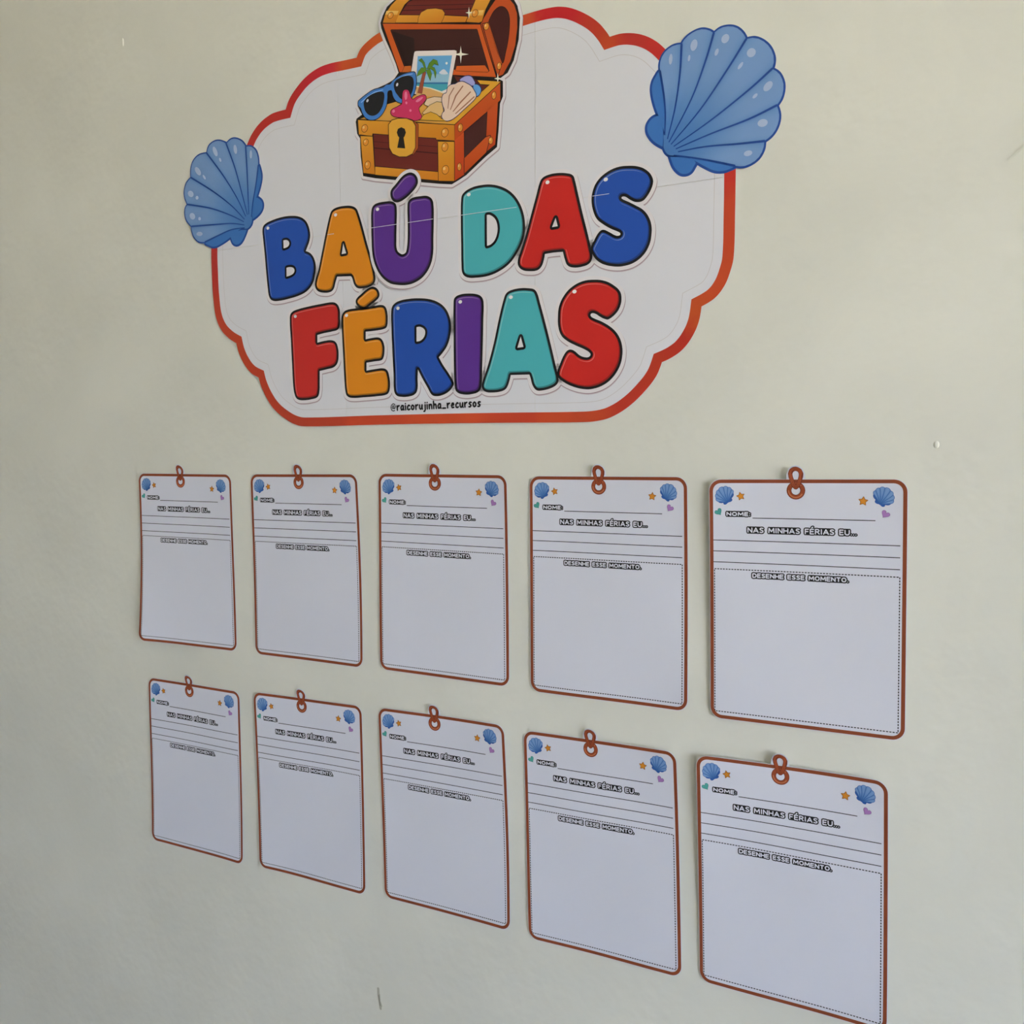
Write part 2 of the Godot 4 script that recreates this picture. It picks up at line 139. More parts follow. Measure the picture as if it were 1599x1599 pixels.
# ---------------------------------------------------------------- strokes of the printed lettering (unit: cap height 1, y up)
const GLYPHS := {
	"N": [0.62, [[0, 0, 0, 1, 0.62, 0, 0.62, 1]]],
	"O": [0.7, [[0.35, 1, 0.1, 0.88, 0, 0.5, 0.1, 0.12, 0.35, 0, 0.6, 0.12, 0.7, 0.5, 0.6, 0.88, 0.35, 1]]],
	"M": [0.8, [[0, 0, 0.05, 1, 0.4, 0.25, 0.75, 1, 0.8, 0]]],
	"E": [0.5, [[0.5, 1, 0, 1, 0, 0, 0.5, 0], [0, 0.52, 0.44, 0.52]]],
	"É": [0.5, [[0.5, 1, 0, 1, 0, 0, 0.5, 0], [0, 0.52, 0.44, 0.52], [0.2, 1.28, 0.38, 1.5]]],
	"A": [0.7, [[0, 0, 0.35, 1, 0.7, 0], [0.12, 0.3, 0.58, 0.3]]],
	"S": [0.52, [[0.5, 0.9, 0.28, 1, 0.06, 0.9, 0.04, 0.68, 0.26, 0.52, 0.48, 0.36, 0.48, 0.12, 0.26, 0, 0, 0.1]]],
	"I": [0.1, [[0.05, 0, 0.05, 1]]],
	"H": [0.6, [[0, 0, 0, 1], [0.6, 0, 0.6, 1], [0, 0.5, 0.6, 0.5]]],
	"F": [0.48, [[0.48, 1, 0, 1, 0, 0], [0, 0.5, 0.4, 0.5]]],
	"R": [0.56, [[0, 0, 0, 1, 0.34, 1, 0.52, 0.86, 0.5, 0.62, 0.3, 0.48, 0, 0.48], [0.28, 0.48, 0.56, 0]]],
	"U": [0.6, [[0, 1, 0, 0.3, 0.12, 0.04, 0.3, 0, 0.48, 0.04, 0.6, 0.3, 0.6, 1]]],
	"D": [0.62, [[0, 0, 0, 1, 0.3, 1, 0.55, 0.82, 0.62, 0.5, 0.55, 0.18, 0.3, 0, 0, 0]]],
	"T": [0.6, [[0, 1, 0.6, 1], [0.3, 1, 0.3, 0]]],
	".": [0.06, [[0.03, 0.02, 0.05, 0.02]]],
	":": [0.06, [[0.03, 0.08, 0.05, 0.08], [0.03, 0.66, 0.05, 0.66]]],
	"@": [0.8, [[0.52, 0.62, 0.36, 0.66, 0.26, 0.44, 0.36, 0.24, 0.5, 0.34, 0.53, 0.64, 0.54, 0.3, 0.68, 0.26, 0.78, 0.5, 0.66, 0.84, 0.4, 0.92, 0.12, 0.74, 0.04, 0.4, 0.16, 0.06, 0.42, -0.06, 0.66, 0.02]]],
	"r": [0.36, [[0.02, 0.62, 0.06, 0], [0.05, 0.36, 0.18, 0.58, 0.34, 0.62]]],
	"a": [0.44, [[0.36, 0.58, 0.16, 0.62, 0.02, 0.34, 0.08, 0.04, 0.24, 0.04, 0.36, 0.3, 0.37, 0.6, 0.38, 0.12, 0.46, 0.0]]],
	"i": [0.1, [[0.04, 0.6, 0.06, 0], [0.04, 0.84, 0.05, 0.88]]],
	"c": [0.38, [[0.36, 0.54, 0.22, 0.64, 0.04, 0.4, 0.06, 0.08, 0.22, 0.0, 0.38, 0.1]]],
	"o": [0.42, [[0.2, 0.62, 0.04, 0.46, 0.03, 0.16, 0.18, 0.0, 0.36, 0.12, 0.38, 0.44, 0.2, 0.62]]],
	"u": [0.42, [[0.02, 0.6, 0.03, 0.16, 0.16, 0.0, 0.32, 0.14, 0.38, 0.6, 0.38, 0.1, 0.44, 0.0]]],
	"j": [0.24, [[0.2, 0.6, 0.2, -0.1, 0.12, -0.3, 0.0, -0.3], [0.2, 0.84, 0.21, 0.88]]],
	"n": [0.42, [[0.02, 0.6, 0.05, 0], [0.05, 0.34, 0.18, 0.6, 0.34, 0.56, 0.38, 0.3, 0.4, 0]]],
	"h": [0.42, [[0.02, 1.0, 0.05, 0], [0.05, 0.34, 0.18, 0.6, 0.34, 0.56, 0.38, 0.3, 0.4, 0]]],
	"_": [0.46, [[0.02, 0.0, 0.44, 0.0]]],
	"e": [0.4, [[0.05, 0.32, 0.34, 0.38, 0.3, 0.6, 0.14, 0.6, 0.03, 0.3, 0.12, 0.02, 0.36, 0.06]]],
	"s": [0.38, [[0.36, 0.58, 0.18, 0.62, 0.06, 0.48, 0.18, 0.34, 0.32, 0.2, 0.22, 0.02, 0.02, 0.04]]],
}

var paper_ink: StandardMaterial3D
var text_cache := {}
var used := {}


# The polygon tools work best in millimetres: these take and give metres.
class Shapes:
	static func scaled(p: PackedVector2Array, k: float) -> PackedVector2Array:
		var out := PackedVector2Array()
		out.resize(p.size())
		for i in p.size():
			out[i] = p[i] * k
		return out

	static func solid(list: Array) -> Array:
		var out := []
		for q in list:
			if not Geometry2D.is_polygon_clockwise(q):
				out.append(scaled(q, 0.001))
		return out

	static func grow(p: PackedVector2Array, by: float, join := Geometry2D.JOIN_ROUND) -> Array:
		return solid(Geometry2D.offset_polygon(scaled(p, 1000.0), by * 1000.0, join))

	static func clip(a: PackedVector2Array, b: PackedVector2Array) -> Array:
		return solid(Geometry2D.clip_polygons(scaled(a, 1000.0), scaled(b, 1000.0)))

	static func common(a: PackedVector2Array, b: PackedVector2Array) -> Array:
		return solid(Geometry2D.intersect_polygons(scaled(a, 1000.0), scaled(b, 1000.0)))

	static func thick(line: PackedVector2Array, half: float) -> Array:
		return solid(Geometry2D.offset_polyline(scaled(line, 1000.0), half * 1000.0, Geometry2D.JOIN_ROUND, Geometry2D.END_ROUND))

	static func cut(p: PackedVector2Array) -> PackedInt32Array:
		return Geometry2D.triangulate_polygon(scaled(p, 1000.0))


# Collects flat ink shapes on a sheet of paper; lift gives how far the sheet stands off the wall at a point.
class Ink:
	var v := PackedVector3Array()
	var n := PackedVector3Array()
	var c := PackedColorArray()
	var lift: Callable
	var step := 0.00006

	func height(p: Vector2) -> float:
		return lift.call(p) if lift.is_valid() else 0.0

	func up(p: Vector2) -> Vector3:
		if not lift.is_valid():
			return Vector3.BACK
		var e := 0.001
		return Vector3(-(height(p + Vector2(e, 0)) - height(p - Vector2(e, 0))) / (2 * e), -(height(p + Vector2(0, e)) - height(p - Vector2(0, e))) / (2 * e), 1).normalized()

	func tri(a: Vector2, b: Vector2, d: Vector2, layer: float, ca: Color, cb: Color, cd: Color, back := false) -> void:
		var area := (b - a).cross(d - a)
		if absf(area) < 1e-12:
			return
		var p := [a, b, d]
		var k := [ca, cb, cd]
		if (area > 0) != back:
			p = [a, d, b]
			k = [ca, cd, cb]
		for i in 3:
			v.append(Vector3(p[i].x, p[i].y, height(p[i]) + layer * step))
			n.append(up(p[i]) * (-1.0 if back else 1.0))
			c.append(k[i])

	func poly(pts: PackedVector2Array, layer: float, col: Color, back := false) -> void:
		var idx := Shapes.cut(pts)
		for i in range(0, idx.size(), 3):
			tri(pts[idx[i]], pts[idx[i + 1]], pts[idx[i + 2]], layer, col, col, col, back)

	func shaded(pts: PackedVector2Array, layer: float, tint: Callable) -> void:
		var idx := Shapes.cut(pts)
		for i in range(0, idx.size(), 3):
			tri(pts[idx[i]], pts[idx[i + 1]], pts[idx[i + 2]], layer, tint.call(pts[idx[i]]), tint.call(pts[idx[i + 1]]), tint.call(pts[idx[i + 2]]))

	# fill cut into cells so that it follows a bent sheet; hole (if any) is left out
	func cells(pts: PackedVector2Array, hole: PackedVector2Array, cell: float, layer: float, tint: Callable, back := false) -> void:
		var box := Rect2(pts[0], Vector2.ZERO)
		for p in pts:
			box = box.expand(p)
		var nx := int(ceil(box.size.x / cell))
		var ny := int(ceil(box.size.y / cell))
		for j in ny:
			for i in nx:
				var o := box.position + Vector2(i, j) * cell
				var q := PackedVector2Array([o, o + Vector2(cell, 0), o + Vector2(cell, cell), o + Vector2(0, cell)])
				for piece in Shapes.common(pts, q):
					var rest: Array = [piece] if hole.is_empty() else Shapes.clip(piece, hole)
					for r in rest:
						var idx := Shapes.cut(r)
						for t in range(0, idx.size(), 3):
							tri(r[idx[t]], r[idx[t + 1]], r[idx[t + 2]], layer, tint.call(r[idx[t]]), tint.call(r[idx[t + 1]]), tint.call(r[idx[t + 2]]), back)

	func edge(pts: PackedVector2Array, from_layer: float, to_layer: float, col: Color) -> void:
		var ccw := not Geometry2D.is_polygon_clockwise(pts)
		for i in pts.size():
			var a := pts[i]
			var b := pts[(i + 1) % pts.size()]
			if a.distance_to(b) < 1e-7:
				continue
			var out := Vector3((b - a).y, -(b - a).x, 0).normalized() * (1.0 if ccw else -1.0)
			var a1 := Vector3(a.x, a.y, height(a) + from_layer * step)
			var b1 := Vector3(b.x, b.y, height(b) + from_layer * step)
			var a0 := Vector3(a.x, a.y, height(a) + to_layer * step)
			var b0 := Vector3(b.x, b.y, height(b) + to_layer * step)
			var list := [a1, a0, b0, a1, b0, b1] if not ccw else [a1, b0, a0, a1, b1, b0]
			for p in list:
				v.append(p)
				n.append(out)
				c.append(col)

	func stroke(line: PackedVector2Array, half: float, layer: float, col: Color) -> void:
		for p in Shapes.thick(line, half):
			poly(p, layer, col)

	# straight ruled line in pieces short enough to follow a bent sheet
	func rule(a: Vector2, b: Vector2, half: float, layer: float, col: Color) -> void:
		var k := maxi(1, int(a.distance_to(b) / 0.006))
		var side := (b - a).normalized().orthogonal() * half
		for i in k:
			var p := a.lerp(b, float(i) / k)
			var q := a.lerp(b, float(i + 1) / k)
			poly(PackedVector2Array([p - side, q - side, q + side, p + side]), layer, col)

	func mesh() -> ArrayMesh:
		var m := ArrayMesh.new()
		if v.is_empty():
			return m
		var a := []
		a.resize(Mesh.ARRAY_MAX)
		a[Mesh.ARRAY_VERTEX] = v
		a[Mesh.ARRAY_NORMAL] = n
		a[Mesh.ARRAY_COLOR] = c
		m.add_surface_from_arrays(Mesh.PRIMITIVE_TRIANGLES, a)
		return m


func _ready() -> void:
	look_and_light()
	room()
	title_sign()
	for i in SHEETS.size():
		worksheet(i)


# ================================================================ camera, sky, light
func look_and_light() -> void:
	var cam := Camera3D.new()
	cam.name = "camera"
	cam.fov = 59.4589
	cam.near = 0.02
	add_child(cam)
	cam.position = Vector3(0.1696, 1.5512, 0.9305)
	cam.rotation = Vector3(-0.05867, 0.49530, -0.01388)
	cam.current = true
	var env := Environment.new()
	env.background_mode = Environment.BG_SKY
	var sky_mat := ProceduralSkyMaterial.new()
	# clear daylight: blue sky above a pale sunlit yard
	sky_mat.sky_top_color = Color(0.56, 0.66, 0.86)
	sky_mat.sky_horizon_color = Color(0.83, 0.865, 0.915)
	sky_mat.ground_horizon_color = Color(0.95, 0.925, 0.87)
	sky_mat.ground_bottom_color = Color(0.95, 0.92, 0.86)
	sky_mat.sky_energy_multiplier = 1.0
	sky_mat.ground_energy_multiplier = 0.96
	var sky := Sky.new()
	sky.sky_material = sky_mat
	env.sky = sky
	env.background_energy_multiplier = SKY_ENERGY
	env.tonemap_mode = Environment.TONE_MAPPER_LINEAR
	env.tonemap_exposure = EXPOSURE
	env.sdfgi_enabled = true
	env.ssao_enabled = true
	env.ssil_enabled = true
	var world := WorldEnvironment.new()
	world.name = "world_environment"
	world.environment = env
	add_child(world)


const SKY_ENERGY := 6.0
const EXPOSURE := 4.4


# ================================================================ helpers
func mat(col: Color, rough := 0.8) -> StandardMaterial3D:
	var m := StandardMaterial3D.new()
	m.albedo_color = col
	m.roughness = rough
	return m


func numbered(called: String, parent: Node) -> String:
	var key := str(parent.get_instance_id()) + called
	used[key] = used.get(key, -1) + 1
	return called if used[key] == 0 else "%s_%03d" % [called, used[key]]


func put(ink: Ink, called: String, parent: Node, label := "") -> MeshInstance3D:
	var o := MeshInstance3D.new()
	o.name = numbered(called, parent)
	o.mesh = ink.mesh()
	o.material_override = paper_ink
	parent.add_child(o, true)
	if label:
		o.set_meta("label", label)
	return o


func group_node(called: String, parent: Node, label := "") -> Node3D:
	var o := Node3D.new()
	o.name = numbered(called, parent)
	parent.add_child(o, true)
	if label:
		o.set_meta("label", label)
	return o


func fresh(lift = null) -> Ink:
	var k := Ink.new()
	if lift != null:
		k.lift = lift
	return k


# flat list of tenths of millimetres -> points in metres
func pts(a: Array) -> PackedVector2Array:
	var out := PackedVector2Array()
	for i in range(0, a.size(), 2):
		out.append(Vector2(a[i], a[i + 1]) * 0.0001)
	return out


# closed curve through the points; a point given twice in a row is a corner
func curve(a: Array, seg := 5) -> PackedVector2Array:
	var raw := pts(a)
	var p := PackedVector2Array()
	var corner := []
	for q in raw:
		if p.size() and p[p.size() - 1].is_equal_approx(q):
			corner[corner.size() - 1] = true
		else:
			p.append(q)
			corner.append(false)
	var out := PackedVector2Array()
	var n := p.size()
	for i in n:
		var a0 := p[(i + n - 1) % n]
		var a1 := p[i]
		var a2 := p[(i + 1) % n]
		var a3 := p[(i + 2) % n]
		var d := a1.distance_to(a2)
		var t1 := Vector2.ZERO if corner[i] else (a2 - a0).normalized() * d * 0.36
		var t2 := Vector2.ZERO if corner[(i + 1) % n] else (a3 - a1).normalized() * d * 0.36
		var straight: bool = corner[i] and corner[(i + 1) % n]
		for k in (1 if straight else seg):
			out.append(a1.bezier_interpolate(a1 + t1, a2 - t2, a2, float(k) / seg))
	if Geometry2D.is_polygon_clockwise(out):
		out.reverse()
	return out


# open curve through the points
func trail(a: Array, seg := 6) -> PackedVector2Array:
	var p := pts(a)
	var out := PackedVector2Array()
	for i in p.size() - 1:
		var a0 := p[maxi(i - 1, 0)]
		var a3 := p[mini(i + 2, p.size() - 1)]
		for k in seg:
			out.append(p[i].cubic_interpolate(p[i + 1], a0, a3, float(k) / seg))
	out.append(p[p.size() - 1])
	return out


func at_share(line: PackedVector2Array, t: float) -> Vector2:
	var total := 0.0
	for i in line.size() - 1:
		total += line[i].distance_to(line[i + 1])
	var left := t * total
	for i in line.size() - 1:
		var d := line[i].distance_to(line[i + 1])
		if left <= d and d > 0:
			return line[i].lerp(line[i + 1], left / d)
		left -= d
	return line[line.size() - 1]


func grow(p: PackedVector2Array, by: float, join := Geometry2D.JOIN_ROUND) -> Array:
	return Shapes.grow(p, by, join)


func moved(p: PackedVector2Array, by: Vector2) -> PackedVector2Array:
	var out := PackedVector2Array()
	for q in p:
		out.append(q + by)
	return out


func ink_colour(a: Array) -> Color:
	return Color(a[0] / 255.0, a[1] / 255.0, a[2] / 255.0)


func oval(at: Vector2, rx: float, ry: float, n := 14) -> PackedVector2Array:
	var out := PackedVector2Array()
	for i in n:
		var t := TAU * i / n
		out.append(at + Vector2(cos(t) * rx, sin(t) * ry))
	return out


# ================================================================ the room
func slab(called: String, at: Vector3, size: Vector3, m: Material) -> MeshInstance3D:
	var b := BoxMesh.new()
	b.size = size
	var o := MeshInstance3D.new()
	o.name = called
	o.mesh = b
	o.material_override = m
	o.position = at
	o.set_meta("kind", "structure")
	add_child(o, true)
	return o


func noise_image(freq: float, octaves: int, seed_no: int, low: float, high: float) -> Image:
	var f := FastNoiseLite.new()
	f.seed = seed_no
	f.frequency = freq
	f.fractal_octaves = octaves
	var im := f.get_seamless_image(512, 512)
	im.convert(Image.FORMAT_RGBA8)
	for y in 512:
		for x in 512:
			var g := lerpf(low, high, im.get_pixel(x, y).r)
			im.set_pixel(x, y, Color(g, g, g))
	return im


func room() -> void:
	paper_ink = StandardMaterial3D.new()
	paper_ink.vertex_color_use_as_albedo = true
	paper_ink.vertex_color_is_srgb = true
	paper_ink.roughness = 0.62

	# painted plaster: roller grain and faint patches
	var paint := mat(WALL_COLOUR, 0.7)
	paint.albedo_texture = ImageTexture.create_from_image(noise_image(0.006, 4, 3, 0.955, 1.0))
	paint.uv1_triplanar = true
	paint.uv1_world_triplanar = true
	paint.uv1_scale = Vector3.ONE * 0.9
	paint.heightmap_enabled = true
	paint.heightmap_texture = ImageTexture.create_from_image(noise_image(0.09, 4, 11, 0.0, 1.0))
	paint.heightmap_scale = 0.055
	var white := mat(Color(0.90, 0.89, 0.85), 0.9)
	var cream := mat(Color(0.74, 0.72, 0.66), 0.85)
	var tile := mat(Color(0.58, 0.57, 0.55), 0.6)

	var wall := slab("wall_back", Vector3(0.4, 1.35, -0.06), Vector3(7.2, 2.7, 0.12), paint)
	slab("floor", Vector3(0.4, -0.05, 2.2), Vector3(7.2, 0.1, 4.4), tile)
	slab("ceiling", Vector3(0.4, 2.75, 2.2), Vector3(7.44, 0.1, 4.64), white)
	slab("wall_left", Vector3(-3.26, 1.35, 2.2), Vector3(0.12, 2.7, 4.64), cream)
	slab("wall_front", Vector3(0.4, 1.35, 4.46), Vector3(7.2, 2.7, 0.12), cream)
	slab("baseboard_back", Vector3(0.4, 0.045, 0.0075), Vector3(7.2, 0.09, 0.015), white)
	# the wall with the window, built round its opening
	var right := CSGCombiner3D.new()
	right.name = "wall_right"
	right.set_meta("kind", "structure")
	var whole := CSGBox3D.new()
	whole.size = Vector3(0.12, 2.7, 4.64)
	whole.position = Vector3(WIN_X, 1.35, 2.2)
	whole.material = cream
	var gap := CSGBox3D.new()
	gap.size = Vector3(0.4, WIN_H, WIN_L)
	gap.position = Vector3(WIN_X, WIN_Y, WIN_Z)
	gap.operation = CSGShape3D.OPERATION_SUBTRACTION
	gap.material = cream
	whole.name = "whole"
	gap.name = "gap"
	right.add_child(whole)
	right.add_child(gap)
	add_child(right)
	window_unit()
	wall_marks(wall)


const WALL_COLOUR := Color(0.92, 0.918, 0.868)
const WIN_X := 4.06
const WIN_H := 1.5
const WIN_L := 3.0
const WIN_Y := 1.7
const WIN_Z := 2.7


func window_unit() -> void:
	var w := Node3D.new()
	w.name = "window_1"
	w.position = Vector3(WIN_X, WIN_Y - WIN_H / 2, WIN_Z)
	w.set_meta("kind", "structure")
	add_child(w)
	var metal := mat(Color(0.86, 0.86, 0.85), 0.4)
	var bars := [[Vector3(0, 0.02, 0), Vector3(0.06, 0.04, WIN_L)], [Vector3(0, WIN_H - 0.02, 0), Vector3(0.06, 0.04, WIN_L)]]
	for k in 4:
		bars.append([Vector3(0, WIN_H / 2, -WIN_L / 2 + 0.02 + k * (WIN_L - 0.04) / 3), Vector3(0.06, WIN_H - 0.08, 0.04)])
	for b in bars:
		var box := BoxMesh.new()
		box.size = b[1]
		var o := MeshInstance3D.new()
		o.name = numbered("window_frame", w)
		o.mesh = box
		o.material_override = metal
		o.position = b[0]
		w.add_child(o, true)
	var glass := StandardMaterial3D.new()
	glass.transparency = BaseMaterial3D.TRANSPARENCY_ALPHA
	glass.albedo_color = Color(1, 1, 1, 0.05)
	glass.roughness = 0.02
	for k in 3:
		var pane := BoxMesh.new()
		pane.size = Vector3(0.006, WIN_H - 0.08, (WIN_L - 0.04) / 3 - 0.04)
		var o := MeshInstance3D.new()
		o.name = numbered("pane", w)
		o.mesh = pane
		o.material_override = glass
		o.position = Vector3(0, WIN_H / 2, -WIN_L / 2 + 0.02 + (k + 0.5) * (WIN_L - 0.04) / 3)
		w.add_child(o, true)


# small scars of the plaster: a dark scuff low on the wall, a paint blob, a curled flake and a chip
func wall_marks(wall: Node3D) -> void:
	var off := Vector3(SIGN_AT.x - wall.position.x, SIGN_AT.y - wall.position.y, 0.06)
	var scuff := fresh()
	var gray := Color(0.74, 0.735, 0.67)
	for s in [[-1062, -9720, -1058, -9830, -1040, -9930, -1030, -9990], [-1052, -9800, -1046, -9880], [-1040, -9900, -1020, -9950]]:
		scuff.stroke(trail(s), 0.0018, 4, gray)
	scuff.stroke(trail([-1056, -9810, -1044, -9900, -1036, -9950]), 0.0008, 6, Color(0.58, 0.58, 0.52))
	var o := put(scuff, "scuff_mark", wall, "dark scuff low on the cream wall")
	o.position = off
	for b in [[5600, -2605, 0.0025, 0.0035, 0.0008], [-5351, 3539, 0.002, 0.006, 0.0012], [-2600, -7150, 0.0015, 0.002, 0.0008]]:
		var s := SphereMesh.new()
		s.radius = 1.0
		s.height = 2.0
		s.radial_segments = 16
		s.rings = 8
		var m := MeshInstance3D.new()
		m.name = numbered("paint_blob", wall)
		m.mesh = s
		m.material_override = mat(WALL_COLOUR, 0.6)
		m.scale = Vector3(b[2], b[3], b[4])
		m.position = off + Vector3(b[0] * 0.0001, b[1] * 0.0001, 0)
		wall.add_child(m, true)
	var flake := fresh(func(p: Vector2) -> float: return 0.0006 + 0.002 * clampf((p.x - 0.615) * 60.0, 0.0, 1.0))
	flake.poly(curve([6150, -95, 6180, -50, 6230, -15, 6300, 20, 6240, -25, 6195, -65]), 0, WALL_COLOUR)
	put(flake, "paint_flake", wall, "curled flake of lifted paint").position = off


# ================================================================ the title sign
const PAPER := Color(0.90, 0.90, 0.92)
const BLACK_INK := Color(0.075, 0.07, 0.075)


func title_sign() -> void:
	var sign_node := Node3D.new()
	sign_node.name = "title_sign"
	add_child(sign_node)
	sign_node.position = SIGN_AT + Vector3(0, 0, 0.002)
	sign_node.set_meta("label", "large cloud-shaped paper sign with orange border, treasure chest, two blue shells and big coloured letters")
	sign_node.set_meta("category", "wall sign")

	# the white paper: sheets trimmed to a cloud and joined edge to edge; the seams run between them
	var cloud := curve(CLOUD, 6)
	var chest_line := pts(CHEST[0][3])
	var whole := cloud
	for g in grow(chest_line, 0.0042):
		for m in Geometry2D.merge_polygons(whole, g):
			if not Geometry2D.is_polygon_clockwise(m):
				whole = m
	var seam_a := [Vector2(-0.1345, -0.24), Vector2(-0.1359, 0.26)]
	var seam_b := [Vector2(0.1395, -0.24), Vector2(0.1469, 0.26)]
	var seam_h := func(x: float) -> float: return 0.0250 - (x + 0.1575) * 0.0170
	var gap := 0.00022
	var columns := [[Vector2(-0.6, -0.4), Vector2(-0.6, 0.5), seam_a], [seam_a], [seam_b]]
	for i in 3:
		for top in [false, true]:
			var quad := PackedVector2Array()
			var lx := func(y: float) -> float: return -0.6 if i == 0 else lerpf((seam_a if i == 1 else seam_b)[0].x, (seam_a if i == 1 else seam_b)[1].x, (y + 0.24) / 0.5) + gap
			var rx := func(y: float) -> float: return 0.6 if i == 2 else lerpf((seam_a if i == 0 else seam_b)[0].x, (seam_a if i == 0 else seam_b)[1].x, (y + 0.24) / 0.5) - gap
			var y0 := -0.4
			var y1 := 0.5
			var ym_l: float = seam_h.call(lx.call(0.02))
			var ym_r: float = seam_h.call(rx.call(0.02))
			if top:
				quad = PackedVector2Array([Vector2(lx.call(ym_l), ym_l + gap), Vector2(rx.call(ym_r), ym_r + gap), Vector2(rx.call(y1), y1), Vector2(lx.call(y1), y1)])
			else:
				quad = PackedVector2Array([Vector2(lx.call(y0), y0), Vector2(rx.call(y0), y0), Vector2(rx.call(ym_r), ym_r - gap), Vector2(lx.call(ym_l), ym_l - gap)])
			var sheet := fresh()
			for piece in Shapes.common(whole, quad):
				sheet.poly(piece, 0, PAPER)
				sheet.poly(piece, -6, PAPER, true)
				sheet.edge(piece, 0, -6, PAPER)
			put(sheet, "paper_panel", sign_node)

	# printed cloud border, each sheet inked in its own mix of red and orange, and the hairline inside it
	var inner: PackedVector2Array = grow(cloud, -0.0118, Geometry2D.JOIN_MITER)[0]
	var keep: PackedVector2Array = grow(chest_line, 0.0042)[0]
	var border := fresh()
	var tint := func(p: Vector2) -> Color:
		var sum := Color(0, 0, 0)
		var total := 0.0
		for s in BORDER_INK:
			var wt := 1.0 / pow(p.distance_to(Vector2(s[0], s[1]) * 0.0001) + 0.004, 4.0)
			sum += Color(s[2], s[3], s[4]) * wt
			total += wt
		sum = sum / (total * 255.0)
		sum.a = 1.0
		return sum
	border.cells(cloud, inner, 0.016, 1, tint)
	put(border, "border", sign_node, "scalloped orange and red printed border")
	var hair := fresh()
	var line_a: PackedVector2Array = grow(inner, -0.0100, Geometry2D.JOIN_MITER)[0]
	var line_b: PackedVector2Array = grow(inner, -0.01045, Geometry2D.JOIN_MITER)[0]
	var pale := func(_p: Vector2) -> Color: return Color(0.80, 0.775, 0.765)
	hair.cells(line_a, line_b, 0.05, 1, pale)
	put(hair, "inner_outline", sign_node, "thin grey printed line inside the border")

	seashell(sign_node, SHELL_A, "blue scallop shell over the upper corner of the sign")
	seashell(sign_node, SHELL_B, "blue scallop shell beside the letter B")
	treasure_chest(sign_node)
	for l in LETTERS:
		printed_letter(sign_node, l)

	# unprinted slivers where the sheets meet, visible across the coloured letters
	var slivers := fresh()
	for s in [[-0.1577, -0.1468, 18], [-0.0865, 0.0066, 42], [0.0455, 0.1201, 18], [0.2144, 0.2342, 18]]:
		slivers.rule(Vector2(s[0], seam_h.call(s[0])), Vector2(s[1], seam_h.call(s[1])), 0.0003, s[2], PAPER)
	put(slivers, "paper_seam", sign_node, "thin white joint between the printed sheets")

	var handle := fresh()
	for p in text_shapes("@", 0.0104, 0.00055, 0.0086):
		handle.poly(moved(p, Vector2(-0.0642, -0.2060)), 4, BLACK_INK)
	for p in text_shapes("raicorujinha_recursos", 0.0112, 0.00105, 0.1236, 0.34, 0.2):
		handle.poly(moved(p, Vector2(-0.0551, -0.2064)), 4, BLACK_INK)
	put(handle, "handle_text", sign_node, "small black lettering @raicorujinha_recursos")


func printed_letter(sign_node: Node3D, l: Array) -> void:
	var letter := group_node("letter", sign_node, l[0])
	var col := ink_colour(l[1])
	var over := 25.0 if l[0].contains(" U ") else 0.0      # the accent of the U is printed over the chest
	var w := 0.0030
	for raw in l[2]:
		var shape := curve(raw, 4)
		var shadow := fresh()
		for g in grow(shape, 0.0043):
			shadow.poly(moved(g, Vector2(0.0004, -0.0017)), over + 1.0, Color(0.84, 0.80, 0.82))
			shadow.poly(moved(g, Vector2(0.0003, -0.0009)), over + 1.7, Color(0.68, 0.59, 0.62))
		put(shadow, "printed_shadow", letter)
		var halo := fresh()
		for g in grow(shape, 0.0041):
			halo.poly(g, over + 2.5, Color(0.925, 0.905, 0.91))
		put(halo, "halo", letter)
		var outline := fresh()
		outline.poly(shape, over + 4, BLACK_INK)
		put(outline, "outline", letter)
		for f in grow(shape, -w):
			var fill := fresh()
			fill.poly(f, over + 6, col)
			put(fill, "fill", letter)
			for s in Shapes.clip(f, moved(f, Vector2(-0.0011, 0.0016))):
				var edge := fresh()
				edge.poly(s, over + 8, col.darkened(0.26))
				put(edge, "dark_edge", letter)
			for f2 in grow(f, -0.0014):
				for s in Shapes.clip(f2, moved(f2, Vector2(0.00075, -0.0007))):
					var gloss := fresh()
					gloss.poly(s, over + 10, col.lerp(Color(1.0, 0.95, 0.9), 0.42))
					put(gloss, "gloss_line", letter)
	for raw in l[3]:
		var hole := curve(raw, 4)
		var ring := fresh()
		for g in grow(hole, w):
			ring.poly(g, over + 12, BLACK_INK)
		put(ring, "counter_outline", letter)
		var counter := fresh()
		counter.poly(hole, over + 14, Color(0.925, 0.905, 0.91))
		put(counter, "counter", letter)
	var dot := fresh()
	dot.poly(oval(pts(l[4])[0], 0.0026, 0.0021), over + 14, Color(0.97, 0.96, 0.95))
	put(dot, "gloss_dot", letter)


const SHELL_LINE := Color(0.145, 0.31, 0.63)
const SHELL_LIGHT := Color(0.485, 0.63, 0.825)
const SHELL_DEEP := Color(0.30, 0.505, 0.76)
const SHELL_BACK := Color(0.25, 0.475, 0.77)


